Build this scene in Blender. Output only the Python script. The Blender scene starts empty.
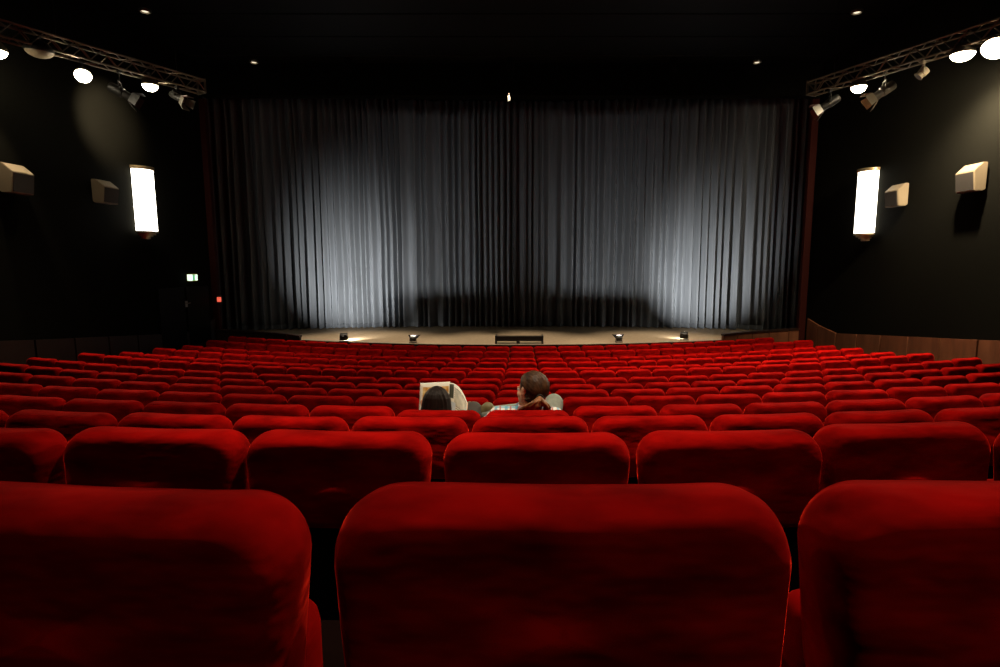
import bpy, bmesh, math, random
from mathutils import Vector, Matrix, noise
random.seed(7)
C = bpy.context.scene.collection
PI = math.pi

# ------------------------------------------------------------------ camera model (1000 x 667 frame)
F = 560.0
VPX, CY, HOR = 519.6, 333.5, 262.0
TH = math.atan((CY - HOR) / F)
CT, ST = math.cos(TH), math.sin(TH)
S = 0.56                      # seat pitch
SEAT_H = 0.955                # top of a seat back above its floor
R = 25.0                      # radius of the seat rows
XC = -0.41 * S                # middle of the hall
XR, XL = 8.0, -8.46           # side walls
ROW_Y = [487, 432, 416.5, 406, 397, 389.7, 384, 378.2, 370.8, 367.6, 361.7, 357.8, 351.1, 346.2]
ROW_P = [1.0 / (0.00215 + 0.003075 * i) for i in range(14)]

def cam_depth_point(px, py, d):
    xc = (px - VPX) / F * d
    yc = -(py - CY) / F * d
    return xc, d * CT + yc * ST, yc * CT - d * ST          # relative to the camera
rows = []
for y, p in zip(ROW_Y, ROW_P):
    _, Y, Z = cam_depth_point(VPX, y, F * S / p)
    rows.append([Y, Z - SEAT_H])
CZ = -rows[-1][1]             # camera height: floor of the front row is z = 0
rows = [(Y, Z + CZ) for Y, Z in rows]
CAM = Vector((0, 0, CZ))

def ray(px, py):
    xc = (px - VPX) / F; yc = -(py - CY) / F
    return Vector((xc, CT + yc * ST, yc * CT - ST))
def P(px, py, Y):
    d = ray(px, py); return CAM + d * (Y / d.y)
def onX(px, py, X):
    d = ray(px, py); return CAM + d * (X / d.x)
def onZ(px, py, Z):
    d = ray(px, py); return CAM + d * ((Z - CZ) / d.z)
def proj(v):
    v = Vector(v) - CAM
    d = v.y * CT - v.z * ST
    return VPX + F * v.x / d, CY - F * (v.y * ST + v.z * CT) / d

# ------------------------------------------------------------------ helpers
def link(o, parent=None):
    C.objects.link(o)
    if parent is not None: o.parent = parent
    return o
def obj(name, bm, mat, parent=None, smooth=False, angle=None):
    me = bpy.data.meshes.new(name)
    bmesh.ops.recalc_face_normals(bm, faces=bm.faces[:])
    bm.to_mesh(me); bm.free()
    for m in (mat if isinstance(mat, (list, tuple)) else [mat]): me.materials.append(m)
    if smooth:
        for p in me.polygons: p.use_smooth = True
    if angle is not None:
        me.set_sharp_from_angle(angle=math.radians(angle))
    return link(bpy.data.objects.new(name, me), parent)
def tag(o, label, cat, group=None, kind=None):
    o['label'] = label; o['category'] = cat
    if group: o['group'] = group
    if kind: o['kind'] = kind
    return o
def struct(o, label=None):
    o['kind'] = 'structure'
    if label: o['label'] = label
    return o
def thing(name, label, cat, loc=(0, 0, 0), rotz=0, group=None):
    o = bpy.data.objects.new(name, None)
    o.empty_display_size = 0.1
    o.location = loc; o.rotation_euler = (0, 0, rotz)
    link(o); tag(o, label, cat, group)
    return o
def box(bm, c, s, rot=None, bev=0.0, seg=2, mi=0):
    r = bmesh.ops.create_cube(bm, size=1.0)
    vs = r['verts']
    M = Matrix.Translation(c) @ (rot.to_4x4() if rot else Matrix()) @ Matrix.Diagonal((s[0], s[1], s[2], 1))
    bmesh.ops.transform(bm, matrix=M, verts=vs)
    fs = set(f for v in vs for f in v.link_faces)
    for f in fs: f.material_index = mi
    if bev:
        es = list(set(e for v in vs for e in v.link_edges))
        bmesh.ops.bevel(bm, geom=es, offset=bev, segments=seg, affect='EDGES', profile=0.5)
def tube(bm, p0, p1, r0, r1=None, seg=12, cap=True):
    p0, p1 = Vector(p0), Vector(p1); r1 = r0 if r1 is None else r1
    q = (p1 - p0).to_track_quat('Z', 'Y').to_matrix()
    X, Y = q.col[0], q.col[1]
    a, b = [], []
    for k in range(seg):
        v = X * math.cos(2 * PI * k / seg) + Y * math.sin(2 * PI * k / seg)
        a.append(bm.verts.new(p0 + v * r0)); b.append(bm.verts.new(p1 + v * r1))
    for k in range(seg):
        bm.faces.new((a[k], a[(k + 1) % seg], b[(k + 1) % seg], b[k]))
    if cap:
        bm.faces.new(a[::-1]); bm.faces.new(b)
def ball(bm, c, r, u=16, v=10, scale=(1, 1, 1), rot=None):
    c = Vector(c)
    def pt(x, y, z):
        p = Vector((x * r * scale[0], y * r * scale[1], z * r * scale[2]))
        return bm.verts.new(c + (rot @ p if rot else p))
    top = pt(0, 0, 1); bot = pt(0, 0, -1); rings = []
    for j in range(1, v):
        a = PI * j / v
        rings.append([pt(math.sin(a) * math.cos(2 * PI * k / u), math.sin(a) * math.sin(2 * PI * k / u), math.cos(a)) for k in range(u)])
    for k in range(u):
        k2 = (k + 1) % u
        bm.faces.new((top, rings[0][k], rings[0][k2])); bm.faces.new((bot, rings[-1][k2], rings[-1][k]))
        for A, B in zip(rings, rings[1:]): bm.faces.new((A[k], B[k], B[k2], A[k2]))
def lathe(bm, prof, M=None, seg=32, close=True):
    """prof: list of (r, z) turned around z"""
    rings = []
    for r, z in prof:
        rings.append([bm.verts.new((M or Matrix()) @ Vector((r * math.cos(2 * PI * k / seg), r * math.sin(2 * PI * k / seg), z))) for k in range(seg)])
    for a, b in zip(rings, rings[1:]):
        for k in range(seg):
            bm.faces.new((a[k], a[(k + 1) % seg], b[(k + 1) % seg], b[k]))
    if close:
        bm.faces.new(rings[0]); bm.faces.new(list(reversed(rings[-1])))

# ------------------------------------------------------------------ materials
def mat(name, col, rough=0.6, metal=0.0, spec=0.5, sheen=0, sheen_col=None, sheen_rough=0.5, nscale=0, nmix=0.3, col2=None, bump=0, bscale=60, stretch=(1, 1, 1), bdist=0.01, emis=None, estr=0, coat=0):
    m = bpy.data.materials.new(name); m.use_nodes = True
    nt = m.node_tree; b = nt.nodes['Principled BSDF']
    b.inputs['Base Color'].default_value = (*col, 1)
    b.inputs['Roughness'].default_value = rough
    b.inputs['Metallic'].default_value = metal
    b.inputs['Specular IOR Level'].default_value = spec
    b.inputs['Coat Weight'].default_value = coat
    if sheen:
        b.inputs['Sheen Weight'].default_value = sheen
        b.inputs['Sheen Tint'].default_value = (*(sheen_col or col), 1)
        b.inputs['Sheen Roughness'].default_value = sheen_rough
    if emis:
        b.inputs['Emission Color'].default_value = (*emis, 1)
        b.inputs['Emission Strength'].default_value = estr
    tc = None
    if nscale or bump:
        tc = nt.nodes.new('ShaderNodeTexCoord')
        mp = nt.nodes.new('ShaderNodeMapping'); mp.inputs['Scale'].default_value = stretch
        oi = nt.nodes.new('ShaderNodeObjectInfo')
        ad = nt.nodes.new('ShaderNodeVectorMath'); ad.operation = 'ADD'
        sc = nt.nodes.new('ShaderNodeVectorMath'); sc.operation = 'SCALE'; sc.inputs[0].default_value = (37, 19, 53)
        nt.links.new(oi.outputs['Random'], sc.inputs['Scale'])
        nt.links.new(tc.outputs['Object'], mp.inputs['Vector'])
        nt.links.new(mp.outputs['Vector'], ad.inputs[0]); nt.links.new(sc.outputs[0], ad.inputs[1])
    if nscale:
        n = nt.nodes.new('ShaderNodeTexNoise'); n.inputs['Scale'].default_value = nscale; n.inputs['Detail'].default_value = 5
        nt.links.new(ad.outputs[0], n.inputs['Vector'])
        r = nt.nodes.new('ShaderNodeValToRGB')
        r.color_ramp.elements[0].position = 0.3; r.color_ramp.elements[1].position = 0.7
        c2 = col2 or tuple(c * (1 - nmix) for c in col)
        r.color_ramp.elements[0].color = (*c2, 1); r.color_ramp.elements[1].color = (*col, 1)
        nt.links.new(n.outputs['Fac'], r.inputs['Fac']); nt.links.new(r.outputs['Color'], b.inputs['Base Color'])
    if bump:
        n2 = nt.nodes.new('ShaderNodeTexNoise'); n2.inputs['Scale'].default_value = bscale; n2.inputs['Detail'].default_value = 3
        nt.links.new(ad.outputs[0], n2.inputs['Vector'])
        bp = nt.nodes.new('ShaderNodeBump'); bp.inputs['Strength'].default_value = bump; bp.inputs['Distance'].default_value = bdist
        nt.links.new(n2.outputs['Fac'], bp.inputs['Height']); nt.links.new(bp.outputs['Normal'], b.inputs['Normal'])
    return m

M_velvet = mat('red_velvet', (0.42, 0.0032, 0.0020), rough=0.9, spec=0.02, sheen=1.0, sheen_col=(1.0, 0.03, 0.012), sheen_rough=0.28,
               nscale=9, col2=(0.17, 0.001, 0.0008), bump=0.5, bscale=5.0, stretch=(0.8, 1.3, 2.0), bdist=0.04)
def creases(m):
    nt = m.node_tree; b = nt.nodes['Principled BSDF']
    old = b.inputs['Normal'].links[0].from_node
    vec = old.inputs['Height'].links[0].from_node.inputs['Vector'].links[0].from_socket
    mp = nt.nodes.new('ShaderNodeMapping'); mp.inputs['Scale'].default_value = (0.55, 1.0, 1.6)
    nt.links.new(vec, mp.inputs['Vector'])
    n = nt.nodes.new('ShaderNodeTexNoise'); n.noise_type = 'RIDGED_MULTIFRACTAL'; n.inputs['Scale'].default_value = 2.6; n.inputs['Detail'].default_value = 1.5
    nt.links.new(mp.outputs[0], n.inputs['Vector'])
    bp = nt.nodes.new('ShaderNodeBump'); bp.inputs['Strength'].default_value = 0.8; bp.inputs['Distance'].default_value = 0.016; bp.invert = True
    nt.links.new(n.outputs['Fac'], bp.inputs['Height']); nt.links.new(old.outputs['Normal'], bp.inputs['Normal'])
    nt.links.new(bp.outputs['Normal'], b.inputs['Normal'])
creases(M_velvet)
M_shell = mat('black_seat_shell', (0.004, 0.003, 0.003), rough=0.7, spec=0.1)
M_steel_dark = mat('dark_steel', (0.01, 0.01, 0.01), rough=0.5, metal=0.3)
M_black_wall = mat('black_wall_fabric', (0.0065, 0.0063, 0.0047), rough=0.95, spec=0.02, nscale=30, nmix=0.25, bump=0.2, bscale=200, bdist=0.003)
M_ceiling = mat('black_ceiling_paint', (0.004, 0.004, 0.004), rough=0.55, spec=0.15)
M_floor = mat('dark_carpet', (0.007, 0.003, 0.0025), rough=1.0, spec=0.0, nscale=80)
M_stage = mat('stage_covering', (0.42, 0.32, 0.21), rough=0.85, spec=0.15, nscale=12, col2=(0.34, 0.26, 0.17), bump=0.3, bscale=90, bdist=0.004)
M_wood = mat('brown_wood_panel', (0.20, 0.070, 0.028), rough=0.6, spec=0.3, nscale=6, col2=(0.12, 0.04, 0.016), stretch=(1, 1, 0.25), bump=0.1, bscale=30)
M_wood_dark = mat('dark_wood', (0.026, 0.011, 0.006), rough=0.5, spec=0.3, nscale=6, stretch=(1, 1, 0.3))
M_redtrim = mat('dark_red_trim', (0.03, 0.004, 0.002), rough=0.7, spec=0.1)
M_curtain = mat('grey_blue_curtain', (0.118, 0.132, 0.150), rough=0.85, spec=0.1, sheen=0.2, sheen_col=(0.5, 0.55, 0.6), nscale=3, nmix=0.25, stretch=(4, 4, 0.3))
M_alu = mat('aluminium', (0.26, 0.22, 0.16), rough=0.35, metal=0.9)
M_blackmetal = mat('black_painted_metal', (0.018, 0.017, 0.015), rough=0.45, spec=0.4)
M_greymetal = mat('grey_metal', (0.25, 0.23, 0.19), rough=0.4, metal=0.7)
M_cream = mat('cream_plastic', (0.24, 0.19, 0.12), rough=0.55, spec=0.3)
M_grille = mat('dark_speaker_grille', (0.03, 0.025, 0.02), rough=0.8, bump=0.5, bscale=150, bdist=0.004)
M_gold = mat('brushed_brass', (0.65, 0.48, 0.26), rough=0.35, metal=0.8)
def glow(name, col, s, base=(0.8, 0.8, 0.8)):
    return mat(name, base, rough=0.4, emis=col, estr=s)
M_lamp = glow('lit_lamp_glass', (1.0, 0.86, 0.62), 45)
M_sconce = glow('lit_opal_glass', (1.0, 0.94, 0.82), 7)
M_foot = glow('footlight_glass', (1.0, 0.92, 0.75), 10)
M_foot_strong = glow('strong_footlight_glass', (1.0, 0.92, 0.75), 24)
M_down = glow('downlight_glass', (1.0, 0.85, 0.6), 1.2)
M_exit_white = glow('exit_sign_white', (0.75, 1.0, 0.85), 1.6)
M_exit_green = glow('exit_sign_green', (0.10, 0.75, 0.30), 0.55)
M_exit_yellow = glow('exit_sign_side', (0.75, 0.62, 0.12), 0.35)
M_red_lamp = glow('red_pilot_lamp', (1.0, 0.09, 0.04), 0.9)

# ------------------------------------------------------------------ room shell
def rise(s): return 0.0022 * s * s
def row_pt(d, s):
    a = s / R
    return XC + R * math.sin(a), d + R * (1 - math.cos(a))
# floor: stepped, curved like the rows
bm = bmesh.new()
edges_d = [-3.2] + [rows[0][0] - 0.24] + [rows[i][0] - 0.24 for i in range(1, 14)] + [21.5]
zs = [rows[0][1] + 0.24] + [z for _, z in rows]
NS = 48
xs = [XL - 2.2 + (XR - XL + 4.4) * k / NS for k in range(NS + 1)]
def fpt(d, x, z):
    s = R * math.asin((x - XC) / R)
    return (x, d + R * (1 - math.cos(s / R)) if d < 20 else d, z + (rise(s)))
prev = None
for i in range(len(zs)):
    a = [bm.verts.new(fpt(edges_d[i], x, zs[i])) for x in xs]
    b = [bm.verts.new(fpt(edges_d[i + 1], x, zs[i])) for x in xs]
    for k in range(NS):
        bm.faces.new((a[k], a[k + 1], b[k + 1], b[k]))
        if prev: bm.faces.new((prev[k], prev[k + 1], a[k + 1], a[k]))
    prev = b
struct(obj('floor', bm, M_floor))

CEIL = CZ + 5.2
Y_PROS = 15.6
def wall_box(name, x0, x1, y0, y1, z0, z1, m):
    bm = bmesh.new(); box(bm, ((x0 + x1) / 2, (y0 + y1) / 2, (z0 + z1) / 2), (x1 - x0, y1 - y0, z1 - z0))
    return struct(obj(name, bm, m))
wall_box('wall_right', XR, XR + 0.2, -3, Y_PROS, -0.5, CEIL + 0.2, M_black_wall)
wall_box('wall_left', XL - 0.2, XL, -3, Y_PROS, -0.5, CEIL + 0.2, M_black_wall)
# stage house behind the opening
wall_box('wall_stage_right', 11.0, 11.2, Y_PROS - 0.2, 20.2, -0.5, CEIL + 0.2, M_black_wall)
wall_box('wall_stage_left', -11.6, -11.4, Y_PROS - 0.2, 20.2, -0.5, CEIL + 0.2, M_black_wall)
wall_box('wall_back', -11.6, 11.2, 20.2, 20.4, -0.5, CEIL + 0.2, M_black_wall)
wall_box('wall_return_right', XR + 0.2, 11.0, Y_PROS - 0.2, Y_PROS, -0.5, CEIL + 0.2, M_black_wall)
wall_box('wall_return_left', -11.4, XL - 0.2, Y_PROS - 0.2, Y_PROS, -0.5, CEIL + 0.2, M_black_wall)
# ceiling of wide black panels with shadow gaps
bm = bmesh.new()
y = -3.0
while y < 20.4:
    box(bm, (XC, y + 0.6, CEIL + 0.1), (23.2, 1.16, 0.2), bev=0.02, seg=2)
    y += 1.2
box(bm, (XC, 8.7, CEIL + 0.26), (23.2, 23.8, 0.1))
struct(obj('ceiling', bm, M_ceiling))
# header over the opening
zh = P(510, 96, Y_PROS).z
wall_box('wall_header', XL, XR, Y_PROS - 0.05, Y_PROS + 0.25, zh, CEIL, M_black_wall)

# red vertical trims at the edges of the opening
def trim_col(name, x):
    bm = bmesh.new(); box(bm, (x, Y_PROS - 0.12, 3.6), (0.19, 0.16, 7.2), bev=0.02)
    return struct(obj(name, bm, M_redtrim))
trim_col('trim_1', P(804, 240, Y_PROS).x)
trim_col('trim_2', P(214, 240, Y_PROS).x)

# wood panelling along the bottom of the side walls
def wainscot(name, X, side, m):
    tops = [(2.0, onX(1000, 341, XR).z + 0.85), (9.33, onX(1000, 341.5, XR).z), (14.2, onX(834, 333.5, XR).z), (15.4, onX(806, 318, XR).z)]
    def top(y):
        for (a, za), (b, zb) in zip(tops, tops[1:]):
            if y <= b: return za + (zb - za) * (y - a) / (b - a)
        return tops[-1][1]
    bm = bmesh.new()
    y = 14.84 - 0.87 * 15
    while y < 15.4:
        y0, y1 = max(y + 0.02, 2.0), min(y + 0.87 - 0.02, 15.4)
        vs = []
        x0 = X; x1 = X - side * 0.05
        for x in (x0, x1):
            for yy, zz in ((y0, -0.3), (y1, -0.3), (y1, top(y1)), (y0, top(y0))):
                vs.append(bm.verts.new((x, yy, zz)))
        for f in ((0, 1, 2, 3), (4, 5, 6, 7), (0, 1, 5, 4), (1, 2, 6, 5), (2, 3, 7, 6), (3, 0, 4, 7)):
            bm.faces.new([vs[i] for i in f])
        y += 0.87
    return struct(obj(name, bm, m))
wainscot('baseboard_right', XR, 1, M_wood)
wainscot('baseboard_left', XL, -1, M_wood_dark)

# ------------------------------------------------------------------ stage
Z_ST = P(519, 345.3, 14.6).z
RS = 19.0; YE = 14.6
def stage_edge(x): return YE + RS - math.sqrt(max(RS * RS - (x - XC) ** 2, 1))
bm = bmesh.new()
n = 60
fr = []; bk = []; lo = []
for k in range(n + 1):
    x = XL + 0.1 + (XR - XL - 0.2) * k / n
    ye = min(stage_edge(x), 16.3)
    fr.append(bm.verts.new((x, ye, Z_ST))); bk.append(bm.verts.new((x, 16.6, Z_ST)))
for k in range(n): bm.faces.new((fr[k], fr[k + 1], bk[k + 1], bk[k]))
q = [bm.verts.new(v) for v in ((-11.4, 16.6, Z_ST), (11.0, 16.6, Z_ST), (11.0, 20.2, Z_ST), (-11.4, 20.2, Z_ST))]
bm.faces.new(q)
st = struct(obj('floor_stage', bm, M_stage))
bm = bmesh.new()   # riser of brown panels with a rail along the stage edge
for k in range(n):
    x0 = XL + 0.1 + (XR - XL - 0.2) * k / n; x1 = XL + 0.1 + (XR - XL - 0.2) * (k + 1) / n
    y0, y1 = min(stage_edge(x0), 16.3) - 0.002, min(stage_edge(x1), 16.3) - 0.002
    g = 0.008 if k % 2 == 0 else 0.0
    v = [bm.verts.new(p) for p in ((x0 + g, y0, 0), (x1, y1, 0), (x1, y1, Z_ST - 0.03), (x0 + g, y0, Z_ST - 0.03))]
    bm.faces.new(v)
struct(obj('wall_stage_riser', bm, M_wood))
bm = bmesh.new()
for k in range(n):
    x0 = XL + 0.1 + (XR - XL - 0.2) * k / n; x1 = XL + 0.1 + (XR - XL - 0.2) * (k + 1) / n
    y0, y1 = min(stage_edge(x0), 16.3), min(stage_edge(x1), 16.3)
    c = [(x0, y0 - 0.04, Z_ST - 0.035), (x1, y1 - 0.04, Z_ST - 0.035), (x1, y1 + 0.03, Z_ST - 0.035), (x0, y0 + 0.03, Z_ST - 0.035)]
    lo_ = [bm.verts.new(p) for p in c]; hi_ = [bm.verts.new((p[0], p[1], Z_ST + 0.012)) for p in c]
    bm.faces.new(hi_); bm.faces.new(lo_)
    for a, b in ((0, 1), (2, 3)): bm.faces.new((lo_[a], lo_[b], hi_[b], hi_[a]))
struct(obj('trim_3', bm, M_wood_dark))

# curved parapets between stage and side walls
def parapet(name, pts, m, lab):
    t = thing(name, lab, 'parapet', (pts[0][0], pts[0][1], 0))
    o0 = Vector((pts[0][0], pts[0][1], 0))
    bm = bmesh.new(); bc = bmesh.new()
    nn = 18
    def ev(u):
        k = min(int(u * (len(pts) - 1)), len(pts) - 2); f = u * (len(pts) - 1) - k
        return [pts[k][i] + (pts[k + 1][i] - pts[k][i]) * f for i in range(3)]
    for k in range(nn):
        a, b = ev(k / nn), ev((k + 1) / nn)
        g = 0.02 if k % 4 == 0 else 0
        A = Vector((a[0], a[1], 0)) - o0; B = Vector((b[0], b[1], 0)) - o0
        d = (B - A).normalized(); A = A + d * g
        nrm = Vector((-d.y, d.x, 0)) * 0.04
        for tgt, z0, z1a, z1b, w in ((bm, 0, a[2] - 0.05, b[2] - 0.05, 1.0), (bc, None, a[2], b[2], 1.7)):
            lows = (0, 0) if z0 is not None else (a[2] - 0.05, b[2] - 0.05)
            vs = [tgt.verts.new(p) for p in (A - nrm * w + Vector((0, 0, lows[0])), B - nrm * w + Vector((0, 0, lows[1])), B + nrm * w + Vector((0, 0, lows[1])), A + nrm * w + Vector((0, 0, lows[0])),
                                             A - nrm * w + Vector((0, 0, z1a)), B - nrm * w + Vector((0, 0, z1b)), B + nrm * w + Vector((0, 0, z1b)), A + nrm * w + Vector((0, 0, z1a)))]
            for f in ((0, 1, 2, 3), (4, 5, 6, 7), (0, 1, 5, 4), (1, 2, 6, 5), (2, 3, 7, 6), (3, 0, 4, 7)): tgt.faces.new([vs[i] for i in f])
    obj('panel', bm, m, t); obj('capping_rail', bc, M_wood_dark, t)
    return t
def pxs(lst):
    return [tuple(P(px, py, Y)) for px, py, Y in lst]
parapet('stage_parapet', pxs([(722, 334, 14.75), (738, 332.2, 14.9), (755, 330.8, 15.05), (775, 329.5, 15.2), (798, 328, 15.35)]), M_wood,
        'low curved brown wooden parapet between the stage and the wood-panelled wall')
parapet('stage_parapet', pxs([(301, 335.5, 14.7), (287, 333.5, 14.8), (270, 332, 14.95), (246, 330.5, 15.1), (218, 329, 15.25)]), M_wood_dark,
        'low dark wooden parapet between the stage and the exit-sign wall')

# ------------------------------------------------------------------ stage curtains
def curtain_y(x): return 18.9 - 1.3 * ((x - XC) / 9.0) ** 2 * (1 if abs(x - XC) < 9 else 1)
def make_curtain(name, x0, x1, lab, seed):
    rnd = random.Random(seed)
    t = thing(name, lab, 'curtain', ((x0 + x1) / 2, 18.6, Z_ST))
    loc = Vector(((x0 + x1) / 2, 18.6, Z_ST))
    xs, ys = [], []
    x = x0; ph = 0
    nodes = []          # (x, offset) alternating valley / ridge
    up = True
    while x < x1:
        w = rnd.uniform(0.05, 0.14) if rnd.random() < 0.82 else rnd.uniform(0.14, 0.24)
        nodes.append((x, (rnd.uniform(0.07, 0.20) if up else -rnd.uniform(0.10, 0.26))))
        up = not up; x += w
    nodes.append((x1, 0))
    pts = []
    for (xa, ya), (xb, yb) in zip(nodes, nodes[1:]):
        k = max(6, int((xb - xa) / 0.013))
        for i in range(k):
            u = i / k; sm = u * u * (3 - 2 * u)
            hgt = sm if yb > ya else 1 - sm            # 0 in the valley, 1 on the ridge: narrow ridges, wide valleys
            lo_, hi_ = min(ya, yb), max(ya, yb)
            pts.append((xa + (xb - xa) * u, lo_ + (hi_ - lo_) * hgt ** 1.5))
    pts.append((x1, 0))
    H = CEIL - 0.05 - Z_ST
    NZ = 14
    bm = bmesh.new()
    grid = []
    for j in range(NZ + 1):
        z = 0.03 + (H - 0.03) * j / NZ
        f = 0.6 + 0.4 * (1 - j / NZ)
        row = []
        for i, (px, off) in enumerate(pts):
            wob = 0.03 * noise.noise(Vector((px * 1.3, z * 0.5, seed)))
            row.append(bm.verts.new((px + wob * 0.6 - loc.x, curtain_y(px) - off * f + wob - loc.y, z)))
        grid.append(row)
    for a, b in zip(grid, grid[1:]):
        for i in range(len(pts) - 1): bm.faces.new((a[i], a[i + 1], b[i + 1], b[i]))
    fab = obj('pleated_fabric', bm, M_curtain, t, smooth=True)
    md = fab.modifiers.new('thick', 'SOLIDIFY'); md.thickness = 0.006; md.offset = 1
    bm = bmesh.new()    # bottom hem and heading tape
    for zz in (0.10,):
        for i in range(0, len(pts) - 1):
            a, b = pts[i], pts[i + 1]
            A = Vector((a[0] - loc.x, curtain_y(a[0]) - a[1] - 0.006 - loc.y, 0)); B = Vector((b[0] - loc.x, curtain_y(b[0]) - b[1] - 0.006 - loc.y, 0))
            v = [bm.verts.new(A + Vector((0, 0, 0.02))), bm.verts.new(B + Vector((0, 0, 0.02))), bm.verts.new(B + Vector((0, 0, 0.16))), bm.verts.new(A + Vector((0, 0, 0.16)))]
            bm.faces.new(v)
    obj('hem', bm, M_curtain, t, smooth=True)
    return t
make_curtain('stage_curtain', -10.6, XC + 0.0, 'pleated grey-blue stage curtain half hanging nearer the exit sign', 3)
make_curtain('stage_curtain', XC + 0.03, 10.4, 'pleated grey-blue stage curtain half hanging nearer the wood-panelled wall', 5)

# ------------------------------------------------------------------ seats
def seat_parts():
    parts = []
    # upholstered backrest: rounded pad, rolled edge, slightly dished rear face. mesh origin = pivot at z 0.45
    W, TOP, BOT = 0.546, SEAT_H, 0.665
    def outline(n=16):
        pts = []
        rt, rb = 0.078, 0.04
        hw = W / 2; tb = 0.014
        def arc(cx, cz, r, a0, a1, m):
            for k in range(m + 1):
                a = a0 + (a1 - a0) * k / m
                pts.append((cx + r * math.cos(a), cz + r * math.sin(a)))
        arc(hw - rt, TOP - rt, rt, 0, PI / 2, 10)
        for k in range(1, 14):
            pts.append((hw - rt - (2 * (hw - rt)) * k / 14, TOP))
        arc(-hw + rt, TOP - rt, rt, PI / 2, PI, 10)
        for k in range(1, 7): pts.append((-hw + tb * k / 7, TOP - rt - (TOP - rt - BOT - rb) * k / 7))
        arc(-hw + rb + tb, BOT + rb, rb, PI, 1.5 * PI, 6)
        for k in range(1, 14): pts.append((-hw + rb + tb + 2 * (hw - rb - tb) * k / 14, BOT))
        arc(hw - rb - tb, BOT + rb, rb, 1.5 * PI, 2 * PI, 6)
        for k in range(1, 7): pts.append((hw - tb + tb * k / 7, BOT + rb + (TOP - rt - BOT - rb) * k / 7))
        out = []
        for x, z in pts:
            u = max(0, (z - BOT) / (TOP - BOT))
            sag = 0.007 * max(0, math.cos(PI * x / W * 0.95)) * u ** 4
            out.append((x, z - sag))
        return out
    O = outline(); cz = (TOP + BOT) / 2
    prof = [(0.97, -0.066), (0.8, -0.066), (0.6, -0.066), (0.42, -0.065), (0.30, -0.064), (0.225, -0.063), (0.19, -0.062), (0.14, -0.0615), (0.085, -0.060), (0.050, -0.053), (0.026, -0.041), (0.009, -0.024), (0.002, -0.010),
            (0.0, 0.0), (0.012, 0.024), (0.035, 0.043), (0.08, 0.058), (0.14, 0.066), (0.25, 0.070), (0.5, 0.066), (0.8, 0.062), (0.97, 0.061)]
    bm = bmesh.new(); rings = []
    hw, hh = W / 2, (TOP - BOT) / 2
    for ins, y in prof:
        if ins < 0.2:     # true inset in metres, measured with the half height
            dx, dz = ins * hh / hw, ins
            d = ins * hh * 2.1
            sx, sz = 1 - d / hw, 1 - d / hh
        else:
            d0 = 0.2 * hh * 2.1
            k = (ins - 0.2) / 0.77
            sx = (1 - d0 / hw) * (1 - k) + 0.02 * k; sz = (1 - d0 / hh) * (1 - k) + 0.02 * k
        rings.append([bm.verts.new((x * sx, y + (z - BOT) * 0.045 - 0.010, cz + (z - cz) * sz - 0.45)) for x, z in O])
    for a, b in zip(rings, rings[1:]):
        for k in range(len(O)): bm.faces.new((a[k], a[(k + 1) % len(O)], b[(k + 1) % len(O)], b[k]))
    for v in bm.verts:        # soft irregular fabric
        nn = noise.noise(Vector((v.co.x * 7, v.co.y * 9, v.co.z * 11)))
        v.co.z += 0.0025 * nn
        if v.co.y < -0.02: v.co.y += 0.004 * noise.noise(Vector((v.co.x * 5, 3, v.co.z * 16)))
    bm.faces.new(rings[0]); bm.faces.new(list(reversed(rings[-1])))
    parts.append(('backrest', bm, M_velvet, (0, 0, 0.45), True, None))
    # black back shell under the pad
    bm = bmesh.new()
    box(bm, (0, -0.008, 0.53), (0.47, 0.03, 0.35), bev=0.012)
    box(bm, (0, 0.03, 0.53), (0.44, 0.05, 0.32), bev=0.015)
    parts.append(('back_shell', bm, M_shell, (0, 0, 0), False, 40))
    # tipped-up seat cushion
    bm = bmesh.new()
    box(bm, (0, 0.0, 0.0), (0.41, 0.11, 0.40), bev=0.04, seg=4)
    parts.append(('seat_cushion', bm, M_velvet, (0, 0.15, 0.51), True, None))
    # side standard (row frame) and padded armrest at the seat's left
    bm = bmesh.new()
    box(bm, (-S / 2, 0.19, 0.30), (0.028, 0.26, 0.56), bev=0.006)
    box(bm, (-S / 2, 0.16, 0.012), (0.07, 0.30, 0.024), bev=0.004)
    parts.append(('side_standard', bm, M_steel_dark, (0, 0, 0), False, 40))
    bm = bmesh.new()
    box(bm, (0, 0, 0), (0.046, 0.24, 0.055), bev=0.02, seg=4)
    parts.append(('armrest', bm, M_velvet, (-S / 2, 0.215, 0.61), True, None))
    return parts
PROTO = []
for nm, bm, m, loc, sm, ang in seat_parts():
    o = obj(nm, bm, m, None, smooth=sm or ang is not None, angle=ang)
    C.objects.unlink(o)
    PROTO.append((o, loc))
ORD = ['', 'one', 'two', 'three', 'four', 'five', 'six', 'seven', 'eight', 'nine', 'ten', 'eleven', 'twelve', 'thirteen', 'fourteen']
def seat_label(r, g):
    n = r - 3; c = g + 1 - 1      # column 0 is the man's (g = -1 is its left gap index -> seat index 0)
    if n == 0 and g == 0: return 'red velvet seat leaning back under the brown-haired man'
    if n == 0 and g == -1: return 'red velvet seat leaning back under the woman holding a newspaper'
    rowp = {0: 'in the same row as the man'}.get(n)
    if n > 0: rowp = '%s row%s ahead of the man' % (ORD[n], 's' if n > 1 else '')
    if n < 0: rowp = '%s row%s behind the man' % (ORD[-n], 's' if n < -1 else '')
    if g == 0: return 'red velvet seat %s, in line with him' % rowp
    side = 'the wooden wall' if g > 0 else 'the exit sign'
    k = abs(g)
    return 'red velvet seat %s, %s place%s towards %s' % (rowp, ORD[k], 's' if k > 1 else '', side)
GR = 'red velvet cinema seats'
SEATS = {}
HALF = 0.5 * S
first_seat = [True]
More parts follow.
